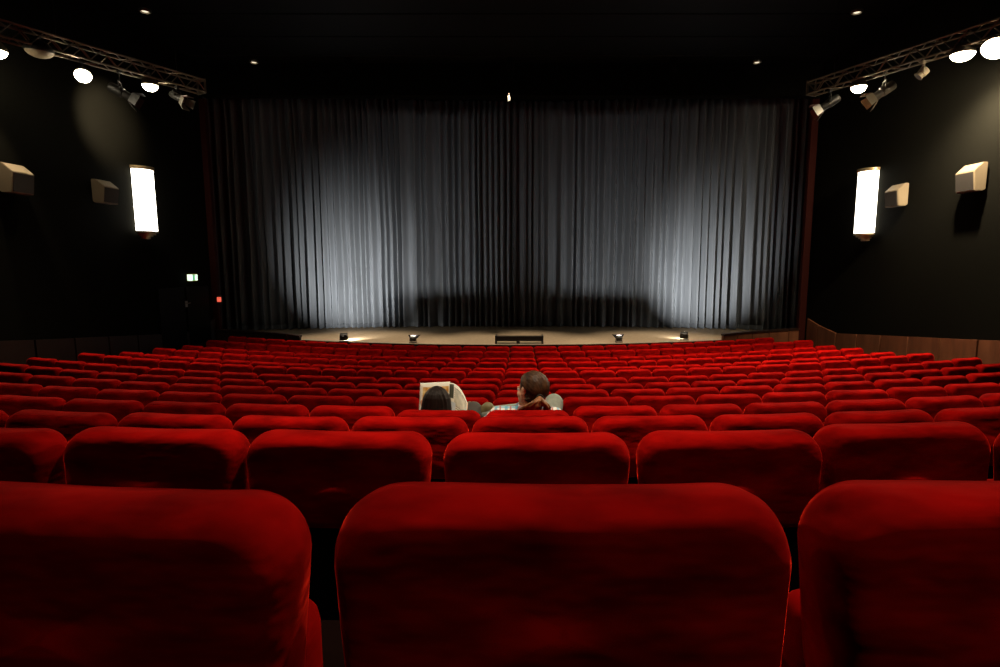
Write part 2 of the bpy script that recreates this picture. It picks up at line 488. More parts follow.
NUDGE = {(0, -1): (-0.016, 0, 0.075), (0, 0): (0.0, 0, 0.0), (0, 1): (0.016, 0, -0.035), (1, -3): (-0.012, 0, 0.075), (1, -2): (-0.016, 0.02, 0.06), (1, -1): (-0.022, 0.02, 0.03),
         (1, 1): (0.008, 0, -0.045), (1, 2): (0.003, 0.05, -0.10)}
def seat_frame(r, g):
    d, z = rows[r]
    s = (g + 0.5) * S              # seat index g: centre between gaps
    x, y = row_pt(d, s)
    rz = s / R * (1.8 if r < 3 else 1.3 if r < 4 else 1.0)
    if (r, g) in NUDGE:            # the nearest seats stand a little askew
        x += NUDGE[(r, g)][0]; y += NUDGE[(r, g)][1]; rz = -NUDGE[(r, g)][2]
    return (x, y, z + rise(s)), rz
def place_seat(r, g):
    (x, y, zz), rz = seat_frame(r, g)
    root = bpy.data.objects.new('cinema_seat', None); link(root)
    root.empty_display_size = 0.1
    root.location = (x, y, zz); root.rotation_euler = (0, 0, rz)
    tag(root, seat_label(r, g), 'seat', GR)
    rnd = random.Random(r * 100 + g + 50)
    for o, loc in PROTO:
        c = o.copy(); c.location = loc; link(c, root)
        if o.name.startswith('backrest'):
            occ = r == 3 and g in (0, -1)
            a = rnd.gauss(0, 0.012)
            if occ: a = 0.10
            if r == 13 and g == 11: a = -0.06
            c.rotation_euler.x = a
            if occ: c.location.z -= 0.012
        if o.name.startswith('seat_cushion') and r == 3 and g in (0, -1):
            c.rotation_euler.x = -PI / 2; c.location = (0, 0.30, 0.345)
    SEATS[(r, g)] = root
    return root
# ------------------------------------------------------------------ lights that go with fixtures
def spot(name, loc, target, power, col, angle, blend=0.4, rad=0.06, parent=None):
    l = bpy.data.lights.new(name, 'SPOT'); l.energy = power; l.color = col
    l.spot_size = math.radians(angle); l.spot_blend = blend; l.shadow_soft_size = rad
    o = bpy.data.objects.new(name, l); C.objects.link(o)
    o.location = loc
    o.rotation_euler = (Vector(target) - Vector(loc)).to_track_quat('-Z', 'Y').to_euler()
    return o
def rot_to(d, up='Y'):
    return Vector(d).to_track_quat('Z', up).to_matrix()

WARM = (1.0, 0.80, 0.55)
# ---- lighting trusses
def make_truss(name, lab, epx, epy, eY, fpx, fpy, X):
    e = P(epx, epy, eY); f = onZ(fpx, fpy, e.z)
    d = (f - e).normalized()
    w = e + d * ((X - e.x) / d.x)
    L = (w - e).length - 0.02
    t = thing(name, lab, 'lighting truss', tuple(e))
    q = Matrix((d, Vector((0, 0, 1)).cross(d), Vector((0, 0, 1)))).transposed().to_4x4()   # local x along the truss
    t.rotation_euler = q.to_euler()
    h = 0.118
    cs = [(a * h, b * h) for a, b in ((-1, -1), (1, -1), (1, 1), (-1, 1))]
    for a, b in cs:
        bm = bmesh.new(); tube(bm, (0, a, b), (L, a, b), 0.018, seg=10); obj('chord', bm, M_alu, t, smooth=True, angle=50)
    bm = bmesh.new()
    nb = int(L / 0.2)
    for k in range(nb):
        x0 = L * k / nb; x1 = L * (k + 1) / nb
        for i in range(4):
            A, B = cs[i], cs[(i + 1) % 4]
            if k % 2: A, B = B, A
            tube(bm, (x0, A[0], A[1]), (x1, B[0], B[1]), 0.010, seg=6)
    obj('lattice', bm, M_alu, t, smooth=True, angle=50)
    bm = bmesh.new()
    for a, b in ((0, h), (0, -h)): box(bm, (0.01, a, b), (0.02, 2 * h + 0.05, 0.05), bev=0.004)
    for a, b in ((h, 0), (-h, 0)): box(bm, (0.01, a, b), (0.02, 0.05, 2 * h - 0.05), bev=0.004)
    obj('end_plate', bm, M_alu, t)
    for x in (0.5, L * 0.6):
        bm = bmesh.new(); tube(bm, (x, 0, h), (x, 0, CEIL - e.z), 0.006, seg=8); obj('hanging_rod', bm, M_blackmetal, t)
    def at(px):
        lo, hi = -1.0, 12.0
        for _ in range(50):
            m = (lo + hi) / 2
            p = e + d * m
            if (abs(proj(p)[0] - VPX) < abs(px - VPX)) and p.y > 1: lo = m
            else: hi = m
        return e + d * lo
    return t, e, d, at
trR, eR, dR, atR = make_truss('lighting_truss', 'aluminium lattice lighting truss running from the wood-panelled wall to the stage', 811, 89, 12.0, 1000, 29, XR)
trL, eL, dL, atL = make_truss('lighting_truss', 'aluminium lattice lighting truss running from the exit-sign wall to the stage', 202, 87, 12.0, 0, 30, XL)

def flood_lamp(at, px, py, dia, lab, aim, power, lit=True, tilt=(0, 0), cone=110):
    p = at(px); Z = P(px, py, p.y).z
    zt = p.z - 0.168
    t = thing('flood_lamp', lab, 'lamp', (p.x, p.y, Z), 0, 'lamps hung under the lighting trusses')
    r = dia / 2
    ax = Vector((tilt[0], tilt[1], 1)).normalized()          # axis of the shade, up
    M = rot_to(ax).to_4x4()
    bm = bmesh.new()
    lathe(bm, [(r, -0.02), (r * 1.02, 0.0), (r * 0.93, 0.05), (r * 0.7, 0.10), (r * 0.42, 0.135), (r * 0.2, 0.15), (0.03, 0.155)], M)
    obj('lamp_shade', bm, M_blackmetal if not lit else M_alu, t, smooth=True, angle=40)
    bm = bmesh.new()
    lathe(bm, [(r * 0.97, -0.022), (r * 0.9, -0.05), (r * 0.7, -0.09), (r * 0.4, -0.115), (r * 0.1, -0.125)], M)
    obj('lamp_glass', bm, M_lamp if lit else M_cream, t, smooth=True, angle=60)
    bm = bmesh.new()
    top = M @ Vector((0, 0, 0.15))
    tube(bm, top, (0, 0, max(zt - Z, top.z + 0.02)), 0.014, seg=10)
    box(bm, (0, 0, max(zt - Z, top.z + 0.02) + 0.02), (0.07, 0.05, 0.05), bev=0.008)
    obj('hanger', bm, M_blackmetal, t)
    if lit:
        lp = Vector((p.x, p.y, Z)) + M @ Vector((0, 0, -0.16))
        spot('flood_lamp_light', lp, Vector(aim) if Vector(aim).length > 4 else lp + Vector(aim), power, WARM, cone, 0.9, 0.09)
    return t
PW = 1700
flood_lamp(atR, 860, 86, 0.27, 'glowing dish lamp under the right truss, nearest its stage end', (-0.6, -0.5, -1), PW)
flood_lamp(atR, 964, 53, 0.34, 'glowing dish lamp under the right truss beside the small white spotlight', (0.5, 0.2, -1), PW)
flood_lamp(atR, 999, 47, 0.40, 'brightest dish lamp under the right truss, cut by the picture edge', onX(950, 120, XR), PW * 0.55, tilt=(0.5, 0.4), cone=95)
flood_lamp(atL, 149, 84.5, 0.27, 'glowing dish lamp under the left truss, nearest its stage end', onX(104, 120, XL), PW * 0.45, cone=62)
flood_lamp(atL, 81, 75, 0.25, 'round glowing lamp under the left truss tilted towards the seats', (0.6, -0.3, -1), PW * 0.5, tilt=(-0.45, 0.75))
flood_lamp(atL, 38, 50, 0.40, 'unlit tan dish lamp under the left truss', (0, 0, -1), 0, lit=False, tilt=(0.1, -0.1))

flood_lamp(atL, -7.5, 50, 0.30, 'lit dish lamp at the wall end of the left truss, at the picture edge', onX(8, 178, XL + 0.15), PW * 0.14, cone=46)

def theatre_spot(at, px, py, lab, aim, m, L=0.36, r=0.085, doors=True, mdoor=None, group='theatre spotlights under the lighting trusses'):
    p = at(px); Z = P(px, py, p.y).z
    t = thing('theatre_spotlight', lab, 'spotlight', (p.x, p.y, Z), 0, group)
    ax = Vector(aim).normalized(); M = rot_to(ax).to_4x4()
    bm = bmesh.new()
    lathe(bm, [(r * 0.55, -L * 0.55), (r * 0.9, -L * 0.5), (r, -L * 0.4), (r, L * 0.1), (r * 0.86, L * 0.12), (r * 0.86, L * 0.45), (r * 1.05, L * 0.46), (r * 1.05, L * 0.5)], M, 24)
    obj('housing', bm, m, t, smooth=True, angle=35)
    bm = bmesh.new(); lathe(bm, [(r * 0.8, L * 0.5), (r * 0.6, L * 0.515), (r * 0.2, L * 0.525)], M, 24)
    obj('lens', bm, M_greymetal, t, smooth=True)
    if doors:
        for k in range(4):
            bm = bmesh.new()
            Rk = Matrix.Rotation(k * PI / 2, 4, 'Z')
            A = M @ Rk
            w = r * 0.95
            q = [(-w, r * 1.0, L * 0.5), (w, r * 1.0, L * 0.5), (w * 1.25, r * 1.9, L * 0.5 + 0.15), (-w * 1.25, r * 1.9, L * 0.5 + 0.15)]
            v0 = [bm.verts.new(A @ Vector(c)) for c in q]; v1 = [bm.verts.new(A @ (Vector(c) + Vector((0, 0.006, -0.002)))) for c in q]
            bm.faces.new(v0); bm.faces.new(v1[::-1])
            for i in range(4): bm.faces.new((v0[i], v0[(i + 1) % 4], v1[(i + 1) % 4], v1[i]))
            obj('barn_door', bm, mdoor or m, t)
    bm = bmesh.new()          # yoke and clamp
    side = ax.cross(Vector((0, 0, 1))).normalized()
    zt = p.z - 0.168 - Z
    b0 = side * (r + 0.02); b1 = -side * (r + 0.02); up = Vector((0, 0, min(0.17, zt * 0.7)))
    for b in (b0, b1): tube(bm, b, b + up, 0.010, seg=8)
    tube(bm, b0 + up, b1 + up, 0.010, seg=8); tube(bm, up, (0, 0, zt), 0.011, seg=8)
    box(bm, (0, 0, zt + 0.02), (0.06, 0.06, 0.06), bev=0.008)
    obj('yoke', bm, m, t)
    return t
theatre_spot(atR, 886, 91, 'grey barrel spotlight with cream barn doors under the right truss', (-0.75, 0.25, -0.55), M_greymetal, mdoor=M_cream)
theatre_spot(atR, 831, 103, 'dark barrel spotlight under the stage end of the right truss', (-0.75, 0.25, -0.5), M_blackmetal, mdoor=M_greymetal)
theatre_spot(atR, 924, 73, 'small white spotlight on a stem under the right truss', (-0.55, 0.2, -0.6), M_cream, L=0.16, r=0.075, doors=False)
theatre_spot(atL, 118, 92, 'dark barrel spotlight under the middle of the left truss', (0.75, 0.3, -0.45), M_blackmetal, mdoor=M_blackmetal)
theatre_spot(atL, 176, 97, 'dark barrel spotlight under the stage end of the left truss', (0.7, -0.2, -0.4), M_blackmetal, L=0.3, r=0.07, mdoor=M_greymetal)

# ---- wall sconces: half-round glowing glass on a back plate, cap on top, stepped foot
def sconce(px, py0, py1, X, side, lab):
    a = onX(px, (py0 + py1) / 2, X)
    top = P(px, py0, a.y).z; bot = P(px, py1, a.y).z
    h = top - bot
    t = thing('wall_sconce', lab, 'wall lamp', (X, a.y, bot), 0, 'glowing sconces on the side walls')
    ix = -side                       # direction into the room
    def half(bm, r, z0, z1, off=0.0, full=False):
        n = 20; vs0, vs1 = [], []
        for k in range(n + 1):
            an = -PI / 2 + PI * k / n
            x = ix * (off + r * math.cos(an)); y = r * math.sin(an)
            vs0.append(bm.verts.new((x, y, z0))); vs1.append(bm.verts.new((x, y, z1)))
        for k in range(n): bm.faces.new((vs0[k], vs0[k + 1], vs1[k + 1], vs1[k]))
        bm.faces.new((vs0[-1], vs0[0], vs1[0], vs1[-1])); bm.faces.new(vs0); bm.faces.new(vs1[::-1])
    off = 0.07
    bm = bmesh.new(); half(bm, 0.265, 0.17, h - 0.07, off); obj('glass_shade', bm, M_sconce, t, smooth=True, angle=40)
    bm = bmesh.new(); half(bm, 0.29, h - 0.07, h, off); obj('top_cap', bm, M_gold, t, smooth=True, angle=40)
    bm = bmesh.new()
    for r, z0, z1 in ((0.28, 0.13, 0.17), (0.225, 0.09, 0.13), (0.17, 0.05, 0.09), (0.12, 0.0, 0.05)): half(bm, r, z0, z1, off)
    obj('stepped_foot', bm, M_gold, t, smooth=True, angle=40)
    bm = bmesh.new(); box(bm, (ix * 0.035, 0, h * 0.5), (0.07, 0.10, h * 0.9), bev=0.008); obj('back_plate', bm, M_gold, t)
    return t
sconce(138.5, 167, 239, XL, -1, 'tall glowing half-round sconce on the dark wall above the exit sign')
sconce(872.5, 169, 241, XR, 1, 'tall glowing half-round sconce on the wall above the wood panelling')

# ---- surround loudspeakers on the side walls: wedge boxes with a sloping top
def wall_speaker(px, py, X, side, w, h, d, lab):
    a = onX(px, py, X)
    t = thing('wall_speaker', lab, 'loudspeaker', (X, a.y, a.z - h / 2), 0, 'surround loudspeakers on the side walls')
    ix = -side
    # profile in (depth, z): back, sloping top, slanted front, underside
    prof = [(0.05, 0.03), (0.05, h), (d * 0.45, h), (d, h * 0.70), (d * 0.86, 0.0), (0.10, 0.0)]
    bm = bmesh.new()
    v0 = [bm.verts.new((ix * p, -w / 2, z)) for p, z in prof]; v1 = [bm.verts.new((ix * p, w / 2, z)) for p, z in prof]
    bm.faces.new(v0); bm.faces.new(v1[::-1])
    n = len(prof)
    for k in range(n): bm.faces.new((v0[k], v0[(k + 1) % n], v1[(k + 1) % n], v1[k]))
    bmesh.ops.bevel(bm, geom=bm.edges[:], offset=0.008, segments=2, affect='EDGES')
    obj('cabinet', bm, M_cream, t, smooth=True, angle=35)
    bm = bmesh.new()
    A, B = Vector((d - 0.002, h * 0.70 - 0.02)), Vector((d * 0.86 + 0.002, 0.02))
    nv = Vector((A.y - B.y, -(A.x - B.x))).normalized() * 0.012
    qs = []
    for yy in (-w / 2 + 0.02, w / 2 - 0.02):
        qs.append([bm.verts.new((ix * c.x, yy, c.y)) for c in (A, B, B + nv, A + nv)])
    for k in range(4): bm.faces.new((qs[0][k], qs[0][(k + 1) % 4], qs[1][(k + 1) % 4], qs[1][k]))
    bm.faces.new(qs[0]); bm.faces.new(qs[1][::-1])
    obj('front_grille', bm, M_grille, t)
    bm = bmesh.new(); box(bm, (ix * 0.03, 0, h * 0.6), (0.06, 0.12, 0.16), bev=0.006); obj('wall_bracket', bm, M_blackmetal, t)
    return t
wall_speaker(980, 178, XR, 1, 0.42, 0.48, 0.28, 'larger wedge loudspeaker on the right wall, nearer the picture edge')
wall_speaker(904, 195.5, XR, 1, 0.42, 0.46, 0.28, 'wedge loudspeaker on the right wall beside the glowing sconce')
wall_speaker(6, 179, XL, -1, 0.42, 0.48, 0.30, 'larger pale wedge loudspeaker on the left wall at the picture edge')
wall_speaker(97, 192, XL, -1, 0.42, 0.46, 0.30, 'wedge loudspeaker on the left wall beside the glowing sconce')

# ---- exit door, exit sign, small fittings on the left
a = onX(184, 303, XL)
bm = bmesh.new()
zt = onX(184, 287, XL).z
box(bm, (0, -0.55, zt / 2 + 0.4), (0.05, 1.0, zt - 0.8), bev=0.01); box(bm, (0, 0.55, zt / 2 + 0.4), (0.05, 1.0, zt - 0.8), bev=0.01)
dd = obj('door_1', bm, M_shell); dd.location = (XL + 0.03, a.y, 0); struct(dd)
e = onX(190, 277.5, XL)
sg = thing('exit_sign', 'small lit green emergency exit sign box above the dark side door', 'exit sign', (XL, e.y, e.z - 0.08))
bm = bmesh.new(); box(bm, (0.06, 0, 0.08), (0.12, 0.28, 0.17), bev=0.01); obj('sign_box', bm, M_exit_yellow, sg)
bm = bmesh.new(); box(bm, (0.085, -0.143, 0.08), (0.13, 0.006, 0.15)); 
obj('white_panel', bm, M_exit_white, sg)
bm = bmesh.new(); box(bm, (0.123, -0.06, 0.08), (0.006, 0.13, 0.14)); obj('green_panel', bm, M_exit_green, sg)
# running figure on the sign
bm = bmesh.new()
box(bm, (0.1265, 0.06, 0.08), (0.004, 0.10, 0.14))
obj('pictogram_field', bm, M_exit_white, sg)
bm = bmesh.new()
ball(bm, (0.129, 0.045, 0.128), 0.011, 10, 8, (0.3, 1, 1))
for p0, p1 in (((0.055, 0.113), (0.068, 0.08)), ((0.068, 0.08), (0.045, 0.06)), ((0.045, 0.06), (0.05, 0.03)), ((0.068, 0.08), (0.088, 0.055)), ((0.088, 0.055), (0.098, 0.04)), ((0.056, 0.108), (0.035, 0.095)), ((0.056, 0.108), (0.08, 0.1))):
    tube(bm, (0.129, *p0), (0.129, *p1), 0.0055, seg=6)
obj('running_figure', bm, M_exit_green, sg)
g = onX(184, 304, XL)
hd = thing('door_handle_plate', 'faint green-lit push plate on the dark side door', 'door hardware', (XL + 0.055, g.y, g.z - 0.08))
bm = bmesh.new(); box(bm, (0.006, 0, 0.08), (0.012, 0.10, 0.16), bev=0.003); obj('plate', bm, M_greymetal, hd)
bm = bmesh.new(); tube(bm, (0.012, -0.03, 0.1), (0.06, -0.03, 0.1), 0.009, seg=10); tube(bm, (0.06, -0.035, 0.1), (0.06, 0.09, 0.1), 0.009, seg=10); obj('lever', bm, M_greymetal, hd)
r_ = P(219, 299.5, Y_PROS - 0.25)
rl = thing('pilot_lamp', 'small red pilot lamp beside the left edge of the stage opening', 'pilot lamp', (r_.x, Y_PROS - 0.21, r_.z))
bm = bmesh.new(); box(bm, (0, 0, 0), (0.15, 0.04, 0.2), bev=0.01); obj('housing', bm, M_blackmetal, rl)
bm = bmesh.new(); box(bm, (0, -0.035, 0), (0.11, 0.04, 0.13), bev=0.015); obj('red_lens', bm, M_red_lamp, rl)

# ---- small fitting at the middle of the header
hk = P(509, 97, Y_PROS - 0.2)
t = thing('header_fitting', 'small pale metal fitting hanging from the middle of the header', 'light fitting', tuple(hk))
bm = bmesh.new(); tube(bm, (0, 0, -0.02), (0, 0.0, 0.09), 0.012, seg=8); obj('stem', bm, M_blackmetal, t)
bm = bmesh.new(); box(bm, (0, 0, -0.05), (0.07, 0.08, 0.13), bev=0.012); box(bm, (0.0, 0.07, 0.08), (0.04, 0.18, 0.03)); obj('body', bm, M_greymetal, t)

# ---- ceiling downlights
def downlight(x, y, lab, power, r=0.10, ang=78):
    t = thing('ceiling_downlight', lab, 'ceiling light', (x, y, CEIL - 0.005), 0, 'ceiling downlights')
    bm = bmesh.new(); lathe(bm, [(r * 0.8, 0.0), (r * 1.15, -0.002), (r * 1.2, -0.03), (r * 1.05, -0.05), (r * 0.85, -0.05), (r * 0.8, -0.012)], None, 28, close=False)
    obj('trim_ring', bm, M_greymetal, t, smooth=True, angle=40)
    bm = bmesh.new(); lathe(bm, [(r * 0.84, -0.014), (r * 0.5, -0.035), (r * 0.15, -0.04)], None, 28)
    obj('glass', bm, M_down, t, smooth=True)
    if power: spot('added_downlight_beam', (x, y, CEIL - 0.08), (x, y, 0), power, (1.0, 0.82, 0.6), ang, 0.8, 0.08)
    return t
for px, py, lab in ((145, 11, 'ceiling downlight above the left truss'), (857, 12, 'ceiling downlight above the right truss'),
                    (254, 62, 'small ceiling downlight near the left end of the header'), (757, 62, 'small ceiling downlight near the right end of the header')):
    p = onZ(px, py, CEIL - 0.03)
    downlight(p.x, p.y, lab, 0)
def added_can_light(x, y, power, ang):  # added lamp to brighten the stage, its lens hidden inside the can
    t = thing('added_can_spotlight', 'added black can lamp lighting the stage edge from the ceiling', 'ceiling light', (x, y, CEIL - 0.30), 0, 'added can lamps above the stage')
    bm = bmesh.new(); lathe(bm, [(0.0, 0.275), (0.085, 0.275), (0.085, 0.305), (0.10, 0.305), (0.10, 0.0), (0.085, 0.0), (0.085, 0.26)], None, 28, close=False)
    obj('can', bm, M_shell, t, smooth=True, angle=40)
    bm = bmesh.new(); lathe(bm, [(0.084, 0.25), (0.05, 0.235), (0.01, 0.23)], None, 28); obj('glass', bm, M_greymetal, t, smooth=True)
    spot('added_can_light_beam', (x, y, CEIL - 0.30), (x, y, 0), power, (1.0, 0.82, 0.6), ang, 0.8, 0.05)
DL = 700  # unseen downlights added over the rows to light the seat tops and backs
for x, y, pw in ((-3.0, -1.4, 0.15), (2.6, -1.4, 0.42), (-3.0, 2.4, 0.40), (2.2, 2.4, 1.1), (-2.8, 6.8, 0.45), (2.8, 6.8, 2.3), (-2.8, 10.8, 0.45), (2.8, 10.8, 2.1)):
    downlight(XC + x, y, 'added unseen ceiling downlight high over the rows of seats', DL * pw)
downlight(-0.2, 2.7, 'added unseen ceiling downlight high over the two people', DL * 1.3, ang=36)  # narrow extra lamp, added to brighten the people and the newspaper
for x in (-4.2, 0.0, 4.2):
    added_can_light(XC + x, 15.2, 1700, 46)
# ---- footlights and the bench on the stage
def footlight(px, py, lab, tgt, power, angle, size=0.17, lens=True, sup=1.0, blend=0.5, flap=False):
    p = onZ(px, py, Z_ST)
    t = thing('stage_floodlight', lab, 'floodlight', tuple(p), 0, 'floodlights on the stage edge')
    z = 0.13 * sup
    ax = (Vector(tgt) - (p + Vector((0, 0, z)))).normalized()
    M = Matrix.Translation((0, 0, z)) @ Matrix((ax.cross(Vector((0, 0, 1))).normalized(), ax, ax.cross(Vector((0, 0, 1))).normalized().cross(ax))).transposed().to_4x4()
    s = size
    bm = bmesh.new()
    box(bm, (0, -0.01, 0), (s, s * 0.62, s * 0.85), bev=0.012)
    box(bm, (0, -s * 0.36, 0), (s * 0.6, s * 0.2, s * 0.5), bev=0.01)
    bmesh.ops.transform(bm, matrix=M, verts=bm.verts[:]); obj('housing', bm, M_blackmetal, t, smooth=True, angle=40)
    bm = bmesh.new()
    box(bm, (0, s * 0.31, 0), (s * 0.86, 0.012, s * 0.7), bev=0.004)
    bmesh.ops.transform(bm, matrix=M, verts=bm.verts[:]); obj('lamp_glass', bm, M_foot if flap else M_foot_strong, t)
    bm = bmesh.new()
    for sx in (-1, 1): box(bm, (sx * (s / 2 + 0.012), 0, z * 0.5), (0.008, 0.03, z * 1.05), bev=0.002)
    box(bm, (0, 0, 0.008), (s + 0.04, 0.10, 0.016), bev=0.004)
    obj('yoke', bm, M_blackmetal, t)
    lp = p + M @ Vector((0, s * 0.31 + 0.03, 0))
    rad = 0.03
    if flap:                       # lower barn door that keeps the light off the foot of the curtain
        rad = 0.010
        up = 1.15 / 4.1            # slope of the cut-off
        c = M @ Vector((0, s * 0.31 + 0.03, 0))
        bm = bmesh.new()
        A0, A1 = Vector((0, c.y - 0.025, c.z - 0.055)), Vector((0, c.y + 0.13, c.z + 0.13 * up))
        n_ = Vector((0, -(A1.z - A0.z), A1.y - A0.y)).normalized() * 0.004
        vs = []
        for sx in (-1, 1):
            for a_, wd in ((A0, 0.08), (A1, 0.17)):
                for q_ in (0, 1): vs.append(bm.verts.new(a_ - n_ * q_ + Vector((sx * wd, 0, 0))))
        for f in ((0, 2, 6, 4), (1, 3, 7, 5), (0, 1, 3, 2), (4, 5, 7, 6), (0, 1, 5, 4), (2, 3, 7, 6)): bm.faces.new([vs[q_] for q_ in f])
        obj('barn_door', bm, M_shell, t)
    spot('floodlight_light', lp, tgt, power, (1.0, 0.96, 0.9), angle, blend, rad)
    if not flap:                   # the lamp also spills on to the boards in front of its glass
        sd = 1 if px < 500 else -1
        spot('floodlight_spill', lp, lp + Vector((0.45 * sd, 1.0, -0.55)), 240 if px < 500 else 90, (1.0, 0.93, 0.8), 78, 1.0, 0.03)
    return t
FL = 1850
footlight(344, 341.5, 'black floodlight on the left of the stage, in its own bright pool of light', (P(352, 286, 17.9)), FL, 76, size=0.20, sup=1.1, blend=1.0)
footlight(684, 340, 'black floodlight on the stage near the right parapet', (P(698, 284, 17.9)), FL * 0.85, 74, size=0.20, sup=1.1, blend=1.0)
footlight(413, 342.8, 'small floodlight on the stage between the left floodlight and the bench', P(436, 262, 18.7), FL * 0.24, 90, size=0.15, sup=0.9, blend=1.0, flap=True)
footlight(619, 342.3, 'small floodlight on the stage just right of the bench', P(616, 262, 18.7), FL * 0.27, 90, size=0.15, sup=0.9, blend=1.0, flap=True)

b0 = onZ(495, 344.0, Z_ST); b1 = onZ(543.5, 344.0, Z_ST)
bl = b1.x - b0.x; bc = (b0 + b1) / 2; hb = P(519, 336.2, bc.y).z - Z_ST
t = thing('low_bench', 'long low black bench at the middle of the stage edge', 'bench', (bc.x, bc.y + 0.15, Z_ST))
bm = bmesh.new(); box(bm, (0, 0, hb * 0.72), (bl - 0.06, 0.26, hb * 0.40), bev=0.012); obj('bench_top', bm, M_wood_dark, t)
bm = bmesh.new(); box(bm, (0, -0.135, hb * 0.66), (bl - 0.06, 0.012, hb * 0.62), bev=0.004); obj('front_rail', bm, M_blackmetal, t)
for sx in (-1, 1):
    bm = bmesh.new(); box(bm, (sx * (bl / 2 - 0.025), 0, hb * 0.52), (0.05, 0.30, hb * 1.04), bev=0.008); obj('end_leg', bm, M_blackmetal, t)
bm = bmesh.new(); box(bm, (-0.03, -0.03, hb * 0.26), (0.09, 0.14, hb * 0.52), bev=0.008); obj('middle_foot', bm, M_blackmetal, t)

# ------------------------------------------------------------------ people
M_skin = mat('skin', (0.80, 0.44, 0.27), rough=0.55, spec=0.3, nscale=20, nmix=0.12)
M_hair_dark = mat('dark_brown_hair', (0.012, 0.0055, 0.0035), rough=0.55, spec=0.15, nscale=30, col2=(0.006, 0.003, 0.002), stretch=(3, 3, 0.6))
M_hair_brown = mat('brown_hair', (0.085, 0.036, 0.013), rough=0.55, spec=0.22, nscale=14, col2=(0.018, 0.008, 0.004), stretch=(3, 1.2, 1.2))
M_pony = mat('reddish_brown_hair', (0.34, 0.13, 0.045), rough=0.5, spec=0.3, nscale=14, col2=(0.05, 0.018, 0.007), stretch=(3.5, 2, 1.0))
M_char = mat('charcoal_trousers', (0.055, 0.046, 0.038), rough=0.8, sheen=0.2, sheen_col=(0.3, 0.28, 0.25))
M_jeans = mat('grey_green_jeans', (0.30, 0.33, 0.28), rough=0.85, nscale=30, nmix=0.25)
M_olive = mat('olive_boot_leather', (0.16, 0.13, 0.055), rough=0.6)
M_creamtop = mat('cream_jumper', (0.75, 0.62, 0.45), rough=0.9, nscale=25)
M_eye = mat('eye_white', (0.8, 0.78, 0.75), rough=0.2)
M_iris = mat('brown_iris', (0.05, 0.025, 0.01), rough=0.2)
M_sole = mat('dark_rubber', (0.015, 0.014, 0.013), rough=0.8)
def plaid(name):
    m = mat(name, (0.75, 0.72, 0.66), rough=0.85)
    nt = m.node_tree; b = nt.nodes['Principled BSDF']
    tc = nt.nodes.new('ShaderNodeTexCoord'); sep = nt.nodes.new('ShaderNodeSeparateXYZ'); nt.links.new(tc.outputs['Object'], sep.inputs[0])
    def stripes(sock, period, phase, width):
        a = nt.nodes.new('ShaderNodeMath'); a.operation = 'MULTIPLY_ADD'; a.inputs[1].default_value = 1 / period; a.inputs[2].default_value = phase
        f = nt.nodes.new('ShaderNodeMath'); f.operation = 'FRACT'
        l = nt.nodes.new('ShaderNodeMath'); l.operation = 'LESS_THAN'; l.inputs[1].default_value = width
        nt.links.new(sock, a.inputs[0]); nt.links.new(a.outputs[0], f.inputs[0]); nt.links.new(f.outputs[0], l.inputs[0])
        return l.outputs[0]
    cur = None
    for sock, per, ph, w, col in ((sep.outputs['X'], 0.07, 0.1, 0.28, (0.05, 0.30, 0.45)), (sep.outputs['Z'], 0.07, 0.3, 0.28, (0.08, 0.33, 0.48)),
                                  (sep.outputs['X'], 0.07, 0.62, 0.16, (0.40, 0.04, 0.03)), (sep.outputs['Y'], 0.07, 0.7, 0.2, (0.45, 0.05, 0.04)), (sep.outputs['Z'], 0.07, 0.75, 0.12, (0.03, 0.03, 0.05))):
        mx = nt.nodes.new('ShaderNodeMixRGB'); mx.inputs['Color2'].default_value = (*col, 1)
        k = nt.nodes.new('ShaderNodeMath'); k.operation = 'MULTIPLY'; k.inputs[1].default_value = 0.75
        nt.links.new(stripes(sock, per, ph, w), k.inputs[0]); nt.links.new(k.outputs[0], mx.inputs['Fac'])
        if cur is None: mx.inputs['Color1'].default_value = (0.75, 0.72, 0.66, 1)
        else: nt.links.new(cur, mx.inputs['Color1'])
        cur = mx.outputs['Color']
    nt.links.new(cur, b.inputs['Base Color'])
    return m
M_plaid = plaid('plaid_shirt_cloth')

def limb(bm, pts, seg=None):
    """pts: list of (position, radius): tapered tubes with round joints"""
    for (a, ra), (b, rb) in zip(pts, pts[1:]):
        n = seg or (8 if max(ra, rb) < 0.012 else 20)
        if (Vector(a) - Vector(b)).length > 1e-4: tube(bm, a, b, ra, rb, seg=n)
    for a, ra in pts:
        if ra < 0.012: ball(bm, a, ra, 8, 6)
        else: ball(bm, a, ra, 20, 12)
def fused(name, bm, m, parent, voxel=0.006, smooth_it=4):
    o = obj('tmp', bm, m)
    md = o.modifiers.new('r', 'REMESH'); md.mode = 'VOXEL'; md.voxel_size = voxel; md.use_smooth_shade = True
    if smooth_it:
        s = o.modifiers.new('s', 'SMOOTH'); s.iterations = smooth_it; s.factor = 0.5
    dg = bpy.context.evaluated_depsgraph_get()
    me = bpy.data.meshes.new_from_object(o.evaluated_get(dg))
    me.name = name
    for p in me.polygons: p.use_smooth = True
    if not me.materials: me.materials.append(m)
    bpy.data.objects.remove(o)
    return link(bpy.data.objects.new(name, me), parent)
